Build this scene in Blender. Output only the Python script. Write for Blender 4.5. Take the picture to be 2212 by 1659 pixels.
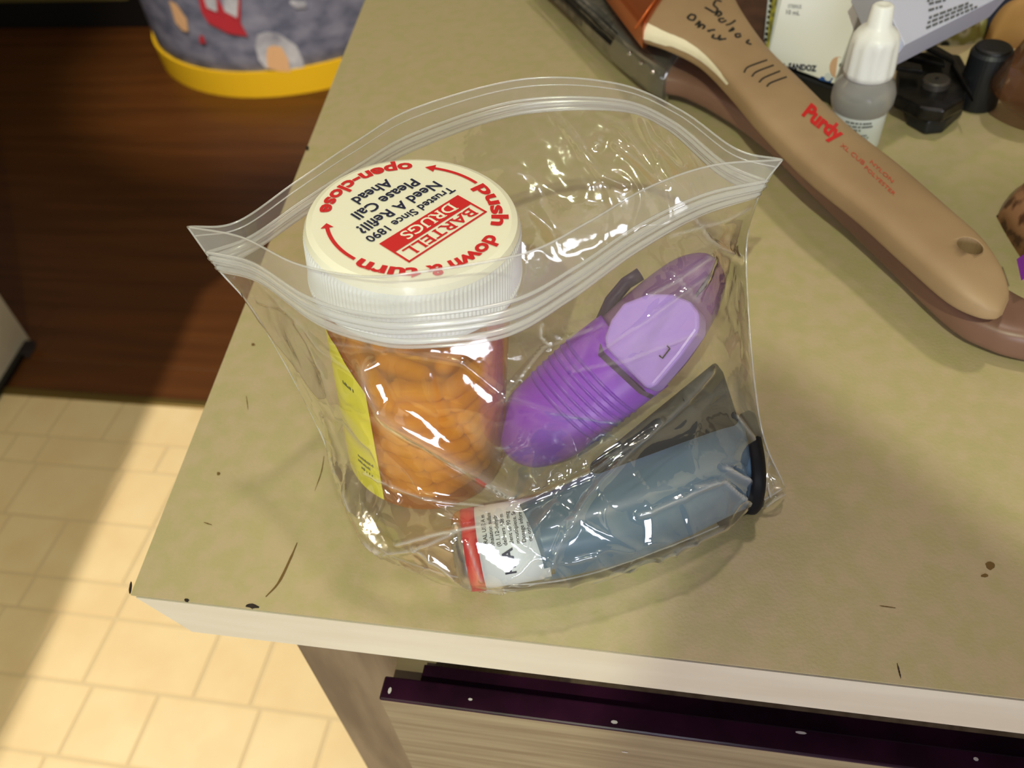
import bpy, bmesh, math, random
import numpy as np
from mathutils import Vector, Matrix, noise
random.seed(7)
for o in list(bpy.data.objects): bpy.data.objects.remove(o)
C = bpy.context.scene.collection
scn = bpy.context.scene
ZC = 0.91                                   # height of the worktop above the floor
# ------------------------------------------------------------------ camera
F = 1853.0; CX, CY = 1106.0, 829.5; H = 0.208
RM = np.array([[0.98276374, -0.06238397, 0.17402206],
               [0.16425811, 0.72658288, -0.6671556],
               [-0.08482163, 0.68424086, 0.72430638]])
cam_d = bpy.data.cameras.new('camera'); cam = bpy.data.objects.new('camera', cam_d); C.objects.link(cam)
cam_d.sensor_width = 36; cam_d.lens = F / 2212 * 36; cam_d.clip_start = 0.01; cam_d.clip_end = 50
cm = Matrix([list(RM[0]) + [0], list(RM[1]) + [0], list(RM[2]) + [ZC + H], [0, 0, 0, 1]])
cam.matrix_world = cm
scn.camera = cam
cam_d.dof.use_dof = True; cam_d.dof.focus_distance = 0.215; cam_d.dof.aperture_fstop = 20
# ------------------------------------------------------------------ world, lights, exposure
w = bpy.data.worlds.new('world'); scn.world = w; w.use_nodes = True
w.node_tree.nodes['Background'].inputs[0].default_value = (1.0, 0.90, 0.74, 1)
w.node_tree.nodes['Background'].inputs[1].default_value = 0.10
def lamp(name, loc, energy, col, radius):
    d = bpy.data.lights.new(name, 'POINT'); d.energy = energy; d.color = col; d.shadow_soft_size = radius
    o = bpy.data.objects.new(name, d); C.objects.link(o); o.location = loc
    return o
lamp('ceiling_lamp_left', (-1.6, 0.40, 2.30), 152, (1.0, 0.89, 0.74), 0.022)       # beyond the half wall on the left
lamp('ceiling_lamp_kitchen', (0.10, 0.42, 2.30), 18, (1.0, 0.87, 0.74), 0.05)       # over the worktop
lamp('ceiling_lamp_behind', (-0.05, -0.62, ZC + 0.95), 30, (0.94, 1.0, 0.66), 0.008)
wd_ = bpy.data.lights.new('window_light', 'AREA'); wd_.shape = 'RECTANGLE'; wd_.size = 0.60; wd_.size_y = 0.34; wd_.energy = 8.5; wd_.color = (0.86, 0.89, 1.0)
wl_ = bpy.data.objects.new('window_light', wd_); C.objects.link(wl_); wl_.location = (0.25, -1.15, ZC + 0.14); wl_.rotation_euler = (math.radians(90), 0, math.radians(12))   # daylight from behind the photographer
lamp('hall_fill', (-0.55, 1.0, 2.35), 7, (1.0, 0.86, 0.62), 0.05)  # added fill to lift the hamper and hall, no known source
sd_ = bpy.data.lights.new('hamper_fill_spot', 'SPOT'); sd_.energy = 230; sd_.color = (1.0, 0.92, 0.8); sd_.spot_size = math.radians(26); sd_.spot_blend = 0.7; sd_.shadow_soft_size = 0.03  # added spot aimed at the hamper to brighten it, no known source
so_ = bpy.data.objects.new('hamper_fill_spot', sd_); C.objects.link(so_); so_.location = (-0.5, 0.6, 2.35); so_.rotation_euler = (Vector((-1.12, 2.12, 0.25)) - so_.location).to_track_quat('-Z', 'Y').to_euler()
lamp('phone_flash', (0.012, -0.004, ZC + H + 0.006), 0.22, (0.80, 0.86, 1.0), 0.004)
scn.view_settings.view_transform = 'Standard'; scn.view_settings.look = 'None'
scn.view_settings.gamma = 1; scn.view_settings.use_curve_mapping = False
scn.view_settings.exposure = 0.0
scn.cycles.transparent_max_bounces = 24
scn.cycles.max_bounces = 16

# ------------------------------------------------------------------ helpers
ORG = {}
def ray(px, py):
    d = RM @ np.array([px - CX, -(py - CY), -F]); return d / np.linalg.norm(d)
CAMP = np.array([0, 0, ZC + H])
def P(px, py, z=0.0):                       # point at height z above the worktop
    d = ray(px, py); t = (z - H) / d[2]; return Vector(CAMP + d * t)
def PY(px, py, y):                          # point on the vertical plane y
    d = ray(px, py); return Vector(CAMP + d * (y / d[1]))
def PP(px, py, pt, n):                      # point on any plane
    d = ray(px, py); n = np.array(n); t = np.dot(np.array(pt) - CAMP, n) / np.dot(d, n); return Vector(CAMP + d * t)
def proj(p):
    q = RM.T @ (np.array(p) - CAMP); return CX + q[0] * F / -q[2], CY - q[1] * F / -q[2]
def S(r, g, b):
    f = lambda c: (c / 255 / 12.92) if c / 255 <= 0.04045 else ((c / 255 + 0.055) / 1.055) ** 2.4
    return (f(r), f(g), f(b), 1)
def org(o):
    return ORG.get(o.name, Vector((0, 0, 0))) if o else Vector((0, 0, 0))
def tag(o, label, cat, group=None):
    o['label'] = label; o['category'] = cat
    if group: o['group'] = group
    return o
def thing(name, label, cat, loc=(0, 0, 0), group=None, mat=None):
    o = bpy.data.objects.new(name, None); C.objects.link(o); o.empty_display_size = 0.02
    if mat is not None: o.matrix_world = mat; ORG[o.name] = None
    else: o.location = loc; ORG[o.name] = Vector(loc)
    return tag(o, label, cat, group)
def mesh(name, verts, faces, mats, parent=None, smooth=False, kind=None, fm=None):
    me = bpy.data.meshes.new(name)
    og = org(parent) if parent else None
    if parent is None:
        vs = [Vector(v) for v in verts]; og = sum(vs, Vector()) / len(vs); og.z = min(v.z for v in vs)
    off = og if og is not None else Vector((0, 0, 0))
    me.from_pydata([tuple(Vector(v) - off) for v in verts], [], faces)
    if not isinstance(mats, (list, tuple)): mats = [mats]
    for m in mats: me.materials.append(m)
    if fm:
        for p, i in zip(me.polygons, fm): p.material_index = i
    if smooth:
        for p in me.polygons: p.use_smooth = True
    me.validate(); me.update()
    bm = bmesh.new(); bm.from_mesh(me)
    if not name.startswith('film'): bmesh.ops.recalc_face_normals(bm, faces=bm.faces)
    bm.to_mesh(me); bm.free()
    o = bpy.data.objects.new(name, me); C.objects.link(o)
    if parent: o.parent = parent; ORG[o.name] = og
    else: o.location = og; ORG[o.name] = og
    if kind: o['kind'] = kind
    return o
def bevel(o, wdt, seg=2):
    m = o.modifiers.new('bevel', 'BEVEL'); m.width = wdt; m.segments = seg; m.limit_method = 'ANGLE'
    return o
def box(x0, x1, y0, y1, z0, z1):
    v = [(x, y, z) for z in (z0, z1) for y in (y0, y1) for x in (x0, x1)]
    f = [(0, 2, 3, 1), (4, 5, 7, 6), (0, 1, 5, 4), (2, 6, 7, 3), (0, 4, 6, 2), (1, 3, 7, 5)]
    return v, f
def prism(poly, off):                       # polygon (3-D points) extruded by a vector
    n = len(poly); off = Vector(off)
    v = [Vector(p) for p in poly] + [Vector(p) + off for p in poly]
    f = [tuple(range(n)), tuple(range(2 * n - 1, n - 1, -1))] + [(i, (i + 1) % n, n + (i + 1) % n, n + i) for i in range(n)]
    return v, f
def lathe(prof, n=48, c=(0, 0, 0), cap=True):
    v = []; f = []; c = Vector(c)
    for (z, r) in prof:
        for i in range(n):
            a = 2 * math.pi * i / n; v.append(c + Vector((r * math.cos(a), r * math.sin(a), z)))
    for k in range(len(prof) - 1):
        for i in range(n): f.append((k * n + i, k * n + (i + 1) % n, (k + 1) * n + (i + 1) % n, (k + 1) * n + i))
    if cap:
        f.append(tuple(range(n - 1, -1, -1))); f.append(tuple(range((len(prof) - 1) * n, len(prof) * n)))
    return v, f
def tube(pts, r, n=6, taper=None):
    pts = [Vector(p) for p in pts]; v = []; f = []
    for i, p in enumerate(pts):
        t = (pts[min(i + 1, len(pts) - 1)] - pts[max(i - 1, 0)]).normalized()
        a = t.orthogonal().normalized() if i == 0 else (A - t * A.dot(t)).normalized()
        A = a; b = t.cross(a); rr = r * (taper[i] if taper else 1)
        for k in range(n):
            an = 2 * math.pi * k / n; v.append(p + (a * math.cos(an) + b * math.sin(an)) * rr)
    for i in range(len(pts) - 1):
        for k in range(n): f.append((i * n + k, i * n + (k + 1) % n, (i + 1) * n + (k + 1) % n, (i + 1) * n + k))
    f.append(tuple(range(n - 1, -1, -1))); f.append(tuple(range((len(pts) - 1) * n, len(pts) * n)))
    return v, f
def crom(pts, n):                           # Catmull-Rom through points (any dimension), n samples
    pts = [np.array(p, float) for p in pts]; m = len(pts) - 1; out = []
    for i in range(n):
        t = i / (n - 1) * m; k = min(int(t), m - 1); t -= k
        p1, p2 = pts[k], pts[k + 1]
        p0 = pts[k - 1] if k > 0 else 2 * p1 - p2
        p3 = pts[k + 2] if k + 2 <= m else 2 * p2 - p1
        out.append(0.5 * (2 * p1 + (p2 - p0) * t + (2 * p0 - 5 * p1 + 4 * p2 - p3) * t * t + (3 * p1 - p0 - 3 * p2 + p3) * t ** 3))
    return out
def loft(secs, n=28, ex=2.0, sub=5):        # secs: (left point, right point, up vector half thickness)
    arr = crom([list(a) + list(b) + list(u) for a, b, u in secs], (len(secs) - 1) * sub + 1)
    v = []; f = []
    for s in arr:
        a, b, u = Vector(s[:3]), Vector(s[3:6]), Vector(s[6:]); c = (a + b) / 2; h = (b - a) / 2
        for k in range(n):
            an = 2 * math.pi * k / n; co, si = math.cos(an), math.sin(an)
            x = math.copysign(abs(co) ** (2 / ex), co); y = math.copysign(abs(si) ** (2 / ex), si)
            v.append(c + h * x + u * y)
    m = len(arr)
    for i in range(m - 1):
        for k in range(n): f.append((i * n + k, i * n + (k + 1) % n, (i + 1) * n + (k + 1) % n, (i + 1) * n + k))
    f.append(tuple(range(n - 1, -1, -1))); f.append(tuple(range((m - 1) * n, m * n)))
    return v, f
def apply_mods(o):
    dg = bpy.context.evaluated_depsgraph_get(); me = bpy.data.meshes.new_from_object(o.evaluated_get(dg))
    o.modifiers.clear(); o.data = me
TC = {}
def text2d(s, bold=0.0, res=3):
    k = (s, bold)
    if k not in TC:
        cu = bpy.data.curves.new('t', 'FONT'); cu.body = s; cu.size = 1; cu.offset = bold; cu.resolution_u = res
        o = bpy.data.objects.new('t', cu); C.objects.link(o); bpy.context.view_layer.update()
        me = o.to_mesh(); TC[k] = ([(v.co.x, v.co.y) for v in me.vertices], [tuple(p.vertices) for p in me.polygons])
        o.to_mesh_clear(); bpy.data.objects.remove(o); bpy.data.curves.remove(cu)
    return TC[k]
def text(fn, s, size, bold=0.0, width=None, align='C'):   # fn maps 2-D text coordinates to 3-D
    v, f = text2d(s, bold); x0 = min(p[0] for p in v); x1 = max(p[0] for p in v); sx = size
    if width: sx = width / (x1 - x0)
    ox = {'C': (x0 + x1) / 2, 'L': x0, 'R': x1}[align]
    return [fn((x - ox) * sx, y * size) for x, y in v], list(f)
def join(parts):
    V = []; Fc = []
    for v, f in parts:
        k = len(V); V += list(v); Fc += [tuple(i + k for i in q) for q in f]
    return V, Fc
# ------------------------------------------------------------------ materials
def mat(name, col, rough=0.5, spec=0.5, metal=0.0, col2=None, nscale=40, stretch=(1, 1, 1), bump=0.0, bscale=200, detail=4, lo=0.35, hi=0.65, coat=0, bdist=0.001):
    m = bpy.data.materials.new(name); m.use_nodes = True; nt = m.node_tree; b = nt.nodes['Principled BSDF']
    b.inputs['Base Color'].default_value = col; b.inputs['Roughness'].default_value = rough
    b.inputs['Metallic'].default_value = metal; b.inputs['Specular IOR Level'].default_value = spec
    b.inputs['Coat Weight'].default_value = coat
    tc = nt.nodes.new('ShaderNodeTexCoord'); mp = nt.nodes.new('ShaderNodeMapping'); mp.inputs['Scale'].default_value = stretch
    nt.links.new(tc.outputs['Object'], mp.inputs[0])
    if col2:
        n = nt.nodes.new('ShaderNodeTexNoise'); n.inputs['Scale'].default_value = nscale; n.inputs['Detail'].default_value = detail
        r = nt.nodes.new('ShaderNodeValToRGB'); r.color_ramp.elements[0].color = col; r.color_ramp.elements[1].color = col2
        r.color_ramp.elements[0].position = lo; r.color_ramp.elements[1].position = hi
        nt.links.new(mp.outputs[0], n.inputs['Vector']); nt.links.new(n.outputs['Fac'], r.inputs[0]); nt.links.new(r.outputs[0], b.inputs['Base Color'])
    if bump:
        n2 = nt.nodes.new('ShaderNodeTexNoise'); n2.inputs['Scale'].default_value = bscale; bp = nt.nodes.new('ShaderNodeBump')
        bp.inputs['Strength'].default_value = bump; bp.inputs['Distance'].default_value = bdist
        nt.links.new(mp.outputs[0], n2.inputs['Vector']); nt.links.new(n2.outputs['Fac'], bp.inputs['Height']); nt.links.new(bp.outputs[0], b.inputs['Normal'])
    return m
def film_mat(name, haze, rough=0.07, gloss=1.6, tint=(0.985, 0.985, 0.98, 1), bump=0.25, bscale=260, attr=True):
    m = bpy.data.materials.new(name); m.use_nodes = True; nt = m.node_tree; nt.nodes.clear(); N = nt.nodes.new; K = nt.links.new
    out = N('ShaderNodeOutputMaterial'); tr = N('ShaderNodeBsdfTransparent'); tr.inputs[0].default_value = tint
    gl = N('ShaderNodeBsdfGlossy'); gl.inputs['Roughness'].default_value = rough; gl.inputs['Color'].default_value = (1, 1, 1, 1)
    df = N('ShaderNodeBsdfDiffuse'); df.inputs[0].default_value = (0.88, 0.88, 0.9, 1)
    tl = N('ShaderNodeBsdfTranslucent'); tl.inputs[0].default_value = (0.88, 0.88, 0.9, 1)
    md = N('ShaderNodeMixShader'); md.inputs[0].default_value = 0.4; K(df.outputs[0], md.inputs[1]); K(tl.outputs[0], md.inputs[2])
    ge = N('ShaderNodeNewGeometry'); fr = N('ShaderNodeVectorMath'); fr.operation = 'DOT_PRODUCT'; K(ge.outputs['Incoming'], fr.inputs[0]); K(ge.outputs['Normal'], fr.inputs[1])
    ab = N('ShaderNodeMath'); ab.operation = 'ABSOLUTE'; K(fr.outputs['Value'], ab.inputs[0]); om = N('ShaderNodeMath'); om.operation = 'SUBTRACT'; om.inputs[0].default_value = 1; K(ab.outputs[0], om.inputs[1])
    pw = N('ShaderNodeMath'); pw.operation = 'POWER'; pw.inputs[1].default_value = 5; K(om.outputs[0], pw.inputs[0]); ma = N('ShaderNodeMath'); ma.operation = 'MULTIPLY_ADD'; ma.inputs[1].default_value = .7; ma.inputs[2].default_value = .045; K(pw.outputs[0], ma.inputs[0])
    mu = N('ShaderNodeMath'); mu.operation = 'MULTIPLY'; mu.inputs[1].default_value = gloss; mu.use_clamp = True; K(ma.outputs[0], mu.inputs[0])
    m1 = N('ShaderNodeMixShader'); m2 = N('ShaderNodeMixShader')
    if attr:
        at = N('ShaderNodeAttribute'); at.attribute_name = 'haze'; ad = N('ShaderNodeMath'); ad.inputs[1].default_value = haze
        ad.operation = 'ADD'; ad.use_clamp = True; K(at.outputs['Fac'], ad.inputs[0]); K(ad.outputs[0], m1.inputs[0])
    else: m1.inputs[0].default_value = haze
    K(tr.outputs[0], m1.inputs[1]); K(md.outputs[0], m1.inputs[2]); K(mu.outputs[0], m2.inputs[0]); K(m1.outputs[0], m2.inputs[1]); K(gl.outputs[0], m2.inputs[2]); K(m2.outputs[0], out.inputs[0])
    if bump:
        tc = N('ShaderNodeTexCoord'); n = N('ShaderNodeTexNoise'); n.inputs['Scale'].default_value = bscale; n.inputs['Detail'].default_value = 2
        bp = N('ShaderNodeBump'); bp.inputs['Strength'].default_value = bump; bp.inputs['Distance'].default_value = 0.001
        K(tc.outputs['Object'], n.inputs['Vector']); K(n.outputs['Fac'], bp.inputs['Height'])
        K(bp.outputs[0], gl.inputs['Normal'])
    return m
M = {}
M['laminate'] = mat('laminate', S(187, 170, 138), 0.45, 0.3, col2=S(179, 168, 126), nscale=170, detail=9, lo=.38, hi=.62, bump=0.08, bscale=900)
M['edge'] = mat('edge_laminate', S(232, 222, 205), 0.45, 0.4, col2=S(222, 208, 190), nscale=30, stretch=(0.4, 1, 3), detail=5)
M['core'] = mat('dark_core', S(70, 50, 30), 0.8, col2=S(40, 26, 18), nscale=300)
M['chip'] = mat('chipped_core', S(48, 34, 30), 0.8, col2=S(25, 18, 18), nscale=600)
M['scratch'] = mat('scratch_brown', S(110, 84, 40), 0.8)
M['greywood'] = mat('grey_wood', S(168, 150, 122), 0.55, col2=S(128, 108, 84), nscale=40, stretch=(0.4, 3, 9), detail=10, lo=.3, hi=.75)
M['greywood2'] = mat('grey_wood_stile', S(150, 128, 104), 0.6, col2=S(118, 98, 78), nscale=26, stretch=(4, 3, 0.6), detail=10)
M['plum'] = mat('plum_paint', S(56, 20, 46), 0.3, 0.5, col2=S(36, 12, 30), nscale=60)
M['plumdark'] = mat('plum_paint_dark', S(40, 16, 34), 0.5)
M['whitechip'] = mat('white_chip', S(225, 215, 220), 0.6)
M['grout'] = mat('vinyl_joint', S(226, 204, 160), 0.6)
M['tile'] = mat('vinyl_tile', S(246, 224, 176), 0.38, 0.4, col2=S(240, 214, 164), nscale=14, detail=4, bump=0.05, bscale=30)
M['oak'] = mat('oak_floor', S(100, 58, 24), 0.4, 0.3, col2=S(84, 48, 20), nscale=5, stretch=(0.5, 7, 1), detail=8)
M['brass'] = mat('dull_brass', S(120, 100, 50), 0.4, metal=0.6)
M['wall'] = mat('wall_paint', S(214, 204, 182), 0.7, col2=S(196, 184, 160), nscale=8)
M['black'] = mat('black_trim', S(14, 12, 10), 0.5)
M['khaki'] = mat('khaki_panel', S(110, 96, 50), 0.6)
M['white'] = mat('white_plastic', S(238, 238, 240), 0.38, 0.5, bump=0.02)
M['lidtop'] = mat('lid_print_white', S(240, 236, 218), 0.35, 0.5)
M['red'] = mat('red_ink', S(205, 28, 30), 0.5); M['navy'] = mat('navy_ink', S(20, 24, 60), 0.5); M['ink'] = mat('black_ink', S(24, 22, 20), 0.6)
M['redprint'] = mat('faded_red_ink', S(190, 62, 44), 0.6); M['greyink'] = mat('grey_ink', S(90, 92, 100), 0.6)
M['cream'] = mat('cream_print', S(240, 236, 218), 0.5)
M['yellow'] = mat('yellow_label', S(238, 228, 40), 0.5)
M['capsule'] = mat('capsule', S(255, 226, 120), 0.35, col2=S(250, 210, 90), nscale=100)
M['violet'] = mat('violet_plastic', S(138, 58, 205), 0.36, 0.5)
M['rib'] = mat('violet_rib', S(120, 46, 190), 0.35); M['mauve'] = mat('mauve_plastic', S(122, 84, 136), 0.4)
M['lavender'] = mat('lavender_plastic', S(176, 142, 232), 0.35); M['darkviolet'] = mat('dark_violet', S(62, 36, 86), 0.4)
M['teal'] = mat('slate_blue_plastic', S(86, 112, 136), 0.35, 0.5); M['darkcap'] = mat('charcoal_plastic', S(12, 13, 20), 0.6, 0.2)
M['steel'] = mat('aluminium', S(200, 198, 196), 0.25, metal=1.0); M['labelwhite'] = mat('label_white', S(222, 228, 236), 0.45)
M['wood'] = mat('raw_wood', S(168, 122, 80), 0.5, col2=S(150, 104, 66), nscale=14, stretch=(3, 3, 3), detail=8, bump=0.05)
M['rawend'] = mat('bare_wood', S(168, 140, 108), 0.6, col2=S(150, 122, 92), nscale=20, detail=8, bump=0.05)
M['wood2'] = mat('dull_wood', S(138, 104, 90), 0.4, col2=S(116, 84, 72), nscale=14, detail=8)
M['copper'] = mat('copper_ferrule', S(196, 104, 56), 0.3, metal=0.85); M['copperside'] = mat('copper_side', S(205, 100, 40), 0.4, metal=0.3)
M['paintwhite'] = mat('white_paint', S(236, 226, 204), 0.5, bump=0.4, bscale=300)
M['hole'] = mat('bare_wood_hole', S(120, 88, 52), 0.8, col2=S(90, 62, 34), nscale=200)
M['bristle'] = mat('dark_bristles', S(70, 62, 56), 0.5, col2=S(120, 112, 104), nscale=200)
M['darksteel'] = mat('dull_steel', S(120, 118, 112), 0.35, metal=0.8)
M['box'] = mat('carton_white', S(250, 250, 252), 0.4, coat=0.2); M['blue'] = mat('blue_print', S(40, 84, 160), 0.5)
M['peach'] = mat('peach_print', S(222, 180, 150), 0.6); M['boxlav'] = mat('carton_lavender', S(190, 192, 216), 0.5)
M['yellowgreen'] = mat('yellow_green_print', S(186, 178, 70), 0.5, col2=S(90, 92, 60), nscale=260, detail=1)
M['gun'] = mat('gunmetal', S(58, 56, 56), 0.28, metal=0.8, col2=S(40, 38, 38), nscale=200)
M['rivet'] = mat('rivet_metal', S(96, 90, 88), 0.35, metal=0.7); M['matblack'] = mat('matte_black', S(22, 24, 30), 0.45)
M['denim'] = mat('grey_denim', S(150, 150, 168), 0.9, 0.1, col2=S(104, 106, 126), nscale=16, detail=8, stretch=(1, 1, 1.6), bump=0.3, bscale=300)
M['hem'] = mat('yellow_hem', S(255, 205, 40), 0.8, 0.1, bump=0.2, bscale=200); M['clothred'] = mat('cloth_red', S(190, 44, 56), 0.9)
M['clothwhite'] = mat('cloth_white', S(214, 214, 220), 0.9, col2=S(150, 150, 164), nscale=16); M['skin'] = mat('cloth_peach', S(240, 190, 140), 0.9)
M['cookie'] = mat('baked_print', S(176, 128, 98), 0.6, col2=S(92, 52, 36), nscale=130, lo=0.48, hi=0.6); M['purpleprint'] = mat('purple_print', S(110, 30, 140), 0.5)
def plastic(name, colr, trans, mixd, rough=0.12):  # coloured see-through plastic: tinted transparency + body colour + gloss
    m = bpy.data.materials.new(name); m.use_nodes = True; nt = m.node_tree; nt.nodes.clear(); N = nt.nodes.new; K = nt.links.new
    out = N('ShaderNodeOutputMaterial'); tr = N('ShaderNodeBsdfTransparent'); tr.inputs[0].default_value = trans
    df = N('ShaderNodeBsdfDiffuse'); df.inputs[0].default_value = colr; tl = N('ShaderNodeBsdfTranslucent'); tl.inputs[0].default_value = colr
    md = N('ShaderNodeMixShader'); md.inputs[0].default_value = 0.5; K(df.outputs[0], md.inputs[1]); K(tl.outputs[0], md.inputs[2])
    m1 = N('ShaderNodeMixShader'); m1.inputs[0].default_value = mixd; K(tr.outputs[0], m1.inputs[1]); K(md.outputs[0], m1.inputs[2])
    gl = N('ShaderNodeBsdfGlossy'); gl.inputs['Roughness'].default_value = rough; fr = N('ShaderNodeLayerWeight'); fr.inputs[0].default_value = 0.12
    m2 = N('ShaderNodeMixShader'); K(fr.outputs['Facing'], m2.inputs[0]); K(m1.outputs[0], m2.inputs[1]); K(gl.outputs[0], m2.inputs[2]); K(m2.outputs[0], out.inputs[0])
    return m
M['amber'] = plastic('orange_vial', (1.0, 0.40, 0.015, 1), (1.0, 0.80, 0.22, 1), 0.40)
M['frost'] = plastic('frosted_clear', (0.75, 0.74, 0.78, 1), (0.85, 0.85, 0.86, 1), 0.55)
M['brownclear'] = plastic('brown_clear', (0.28, 0.15, 0.09, 1), (0.62, 0.46, 0.36, 1), 0.35)
M['film'] = film_mat('bag_film', 0.032, 0.08, 3.0, bump=0.15, bscale=200); M['lip'] = film_mat('bag_lip', 0.21, 0.15, 1.6, bump=0.1)
M['zip'] = film_mat('zip_track', 0.34, 0.2, 1.5, bump=0, attr=False)
M['sleeve'] = film_mat('clear_sleeve', 0.06, attr=False)

# ------------------------------------------------------------------ the setting
floor = mesh('floor', *box(-3.2, 1.3, -1.5, 3.3, -0.05, -0.0012), M['grout']); floor['kind'] = 'structure'
YT = 0.925
xj = {(.402, .503): [-.970, -.877, -.782, -.612, -.527], (.303, .402): [-.975, -.866, -.764, -.662, -.51],
      (.503, .558): [-1.06, -.95, -.782, -.66], (.558, .663): [-1.20, -1.06, -.953, -.80], (.663, .77): [-1.22, -1.075, -.905, -.80],
      (.77, .83): [-1.15, -1.085, -.92, -.85], (.83, .925): [-1.18, -1.094, -.984, -.80]}
rows = [-.15, -.05, .05, .12, .2, .303, .402, .503, .558, .663, .77, .83, YT]
g = 0.0030
for a, b in zip(rows[:-1], rows[1:]):
    js = xj.get((round(a, 3), round(b, 3)), None) or [-.95, -.78, -.62]
    js = sorted(js); x = js[0]; L = []
    while x > -1.5: x -= random.choice((.1, .17)); L.append(x)
    x = js[-1]; Rr = []
    while x < 0.2: x += random.choice((.1, .17)); Rr.append(x)
    xs = sorted(L + js + Rr)
    for x0, x1 in zip(xs[:-1], xs[1:]):
        sk = 0.0
        o = mesh('tile', *box(x0 + g, x1 - g, a + g, b - g, -0.0025, 0.0), M['tile'], floor)
y = YT + 0.012
k = 0
while y < 3.25:                            # wooden boards beyond the threshold
    x = -3.15 + random.uniform(0, 0.7)
    xs = [-3.18]
    while x < 1.25: xs.append(x); x += random.uniform(0.9, 1.5)
    xs.append(1.28)
    for x0, x1 in zip(xs[:-1], xs[1:]):
        mesh('floor_board', *box(x0 + .0006, x1 - .0006, y + .0006, y + .0794, -0.003, 0.0), M['oak'], floor)
    y += 0.08
th = mesh('trim_1', *box(-1.25, 1.2, YT - 0.006, YT + 0.012, -0.003, 0.004), M['brass']); th['kind'] = 'structure'
bevel(th, 0.003)
# half wall on the left with its taller end; both stop the left lamp
wx = lambda y, d=0.0: -1.26 + .12 * (1.066 - y) - d
def wallseg(y0, y1, z0, z1, thick, d=0.0): return prism([(wx(y0, d), y0, z0), (wx(y1, d), y1, z0), (wx(y1, d) - thick, y1, z0), (wx(y0, d) - thick, y0, z0)], (0, 0, z1 - z0))
o = mesh('wall_left', *join([wallseg(-1.4, 0.87, 0, 1.02, .13, .01), wallseg(-1.4, 0.87, 1.82, 2.5, .13, .01), wallseg(0.87, 1.066, 0, 2.5, 1.1, .01)]), M['wall']); o['kind'] = 'structure'  # upper segment is an unseen header, added to keep the left lamp off the worktop
o = mesh('baseboard_left', *wallseg(-1.4, 1.05, 0, .012, .012, -.002), M['black']); o['kind'] = 'structure'
sc = mesh('scuff', [P(75, 735, -ZC + .02), P(78, 748, -ZC + .005), P(62, 775, -ZC + .004), P(40, 760, -ZC + .02), P(55, 735, -ZC + .03)], [(0, 1, 2, 3, 4)], M['chip'], o)
o = mesh('wall_back', *box(-3.2, 1.3, 3.25, 3.35, 0, 2.5), M['wall']); o['kind'] = 'structure'
o = mesh('wall_right', *box(1.25, 1.35, -1.5, 3.3, 0, 2.5), M['wall']); o['kind'] = 'structure'
o = mesh('baseboard_back', *box(-3.2, 1.25, 3.235, 3.25, 0, 0.09), M['black']); o['kind'] = 'structure'
o = mesh('shadow_board', *prism([(-.0145, -.241, ZC + .5), (.13, -.39, ZC + .5), (.15, -1.5, ZC + .5), (-.26, -1.5, ZC + .5), (-.06, -.42, ZC + .5)], (0, 0, .02)), M['wall']); o['kind'] = 'structure'  # unseen angled board, added so the rear lamp casts a wedge shadow
o = mesh('shadow_shelf', *prism([(.107, .305, ZC + .45), (1.2, .29, ZC + .45), (1.2, .358, ZC + .45), (.064, .358, ZC + .45)], (0, 0, .03)), M['wall']); o['kind'] = 'structure'  # unseen shelf, added to shade the worktop behind the brushes
# low dark cabinet at the far left
cb = thing('low_cabinet', 'low black cabinet with a khaki panel on the dark wood floor, far left', 'cabinet', (-2.3, 2.75, 0))
bevel(mesh('body', *box(-3.0, -1.66, 2.49, 2.95, 0.0, 0.8), M['black'], cb), 0.004)
mesh('panel', *box(-2.95, -1.735, 2.484, 2.492, 0.09, 0.72), M['khaki'], cb)

# ------------------------------------------------------------------ worktop
C0 = Vector((-.145, .1012, ZC)); ang = math.radians(96.61); dl = Vector((math.cos(ang), math.sin(ang), 0))
far = C0 + dl * 1.35
wt = thing('worktop', 'khaki laminate worktop with a pale front edge, chipped along its corner', 'worktop', (0.3, 0.8, ZC - .019))
def slab(z0, z1, inset0=0.0, inset1=0.0, yf=.1012):
    a = [Vector((C0.x + inset1, yf, ZC + z1)), Vector((1.24, yf, ZC + z1)), Vector((1.24, far.y, ZC + z1)), Vector((far.x + inset1, far.y, ZC + z1))]
    b = [Vector((C0.x + inset0, yf, ZC + z0)), Vector((1.24, yf, ZC + z0)), Vector((1.24, far.y, ZC + z0)), Vector((far.x + inset0, far.y, ZC + z0))]
    return b + a, [(3, 2, 1, 0), (4, 5, 6, 7), (0, 1, 5, 4), (1, 2, 6, 5), (2, 3, 7, 6), (3, 0, 4, 7)]
mesh('laminate_top', *slab(-.0006, 0), M['laminate'], wt)
mesh('core', *slab(-.0185, -.0006, .0115, .0004, .1016), M['core'], wt)
ev = [Vector((x, y, ZC + z)) for x, y, z in [(-.1440, .1012, -.0015), (1.24, .1012, -.0015), (1.24, .1012, -.0195), (-.1335, .1012, -.0195)]]
mesh('edge_strip', *prism(ev, (0, .0015, 0)), M['edge'], wt)
def strokeflat(pts, wpx, z=0.00012, mt='scratch', parent=wt, name='scratch', n=14):
    c = crom([(p[0], p[1]) for p in pts], n); V = []; Fc = []
    for i, p in enumerate(c):
        t = c[min(i + 1, n - 1)] - c[max(i - 1, 0)]; t /= np.linalg.norm(t) + 1e-9; nn = np.array([-t[1], t[0]])
        ww = wpx * (0.35 + 0.65 * math.sin(math.pi * (i + .5) / n)) * random.uniform(.7, 1.2)
        V += [P(*(p + nn * ww / 2), z), P(*(p - nn * ww / 2), z)]
    for i in range(n - 1): Fc.append((2 * i, 2 * i + 2, 2 * i + 3, 2 * i + 1))
    return mesh(name, V, Fc, M[mt], parent)
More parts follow.
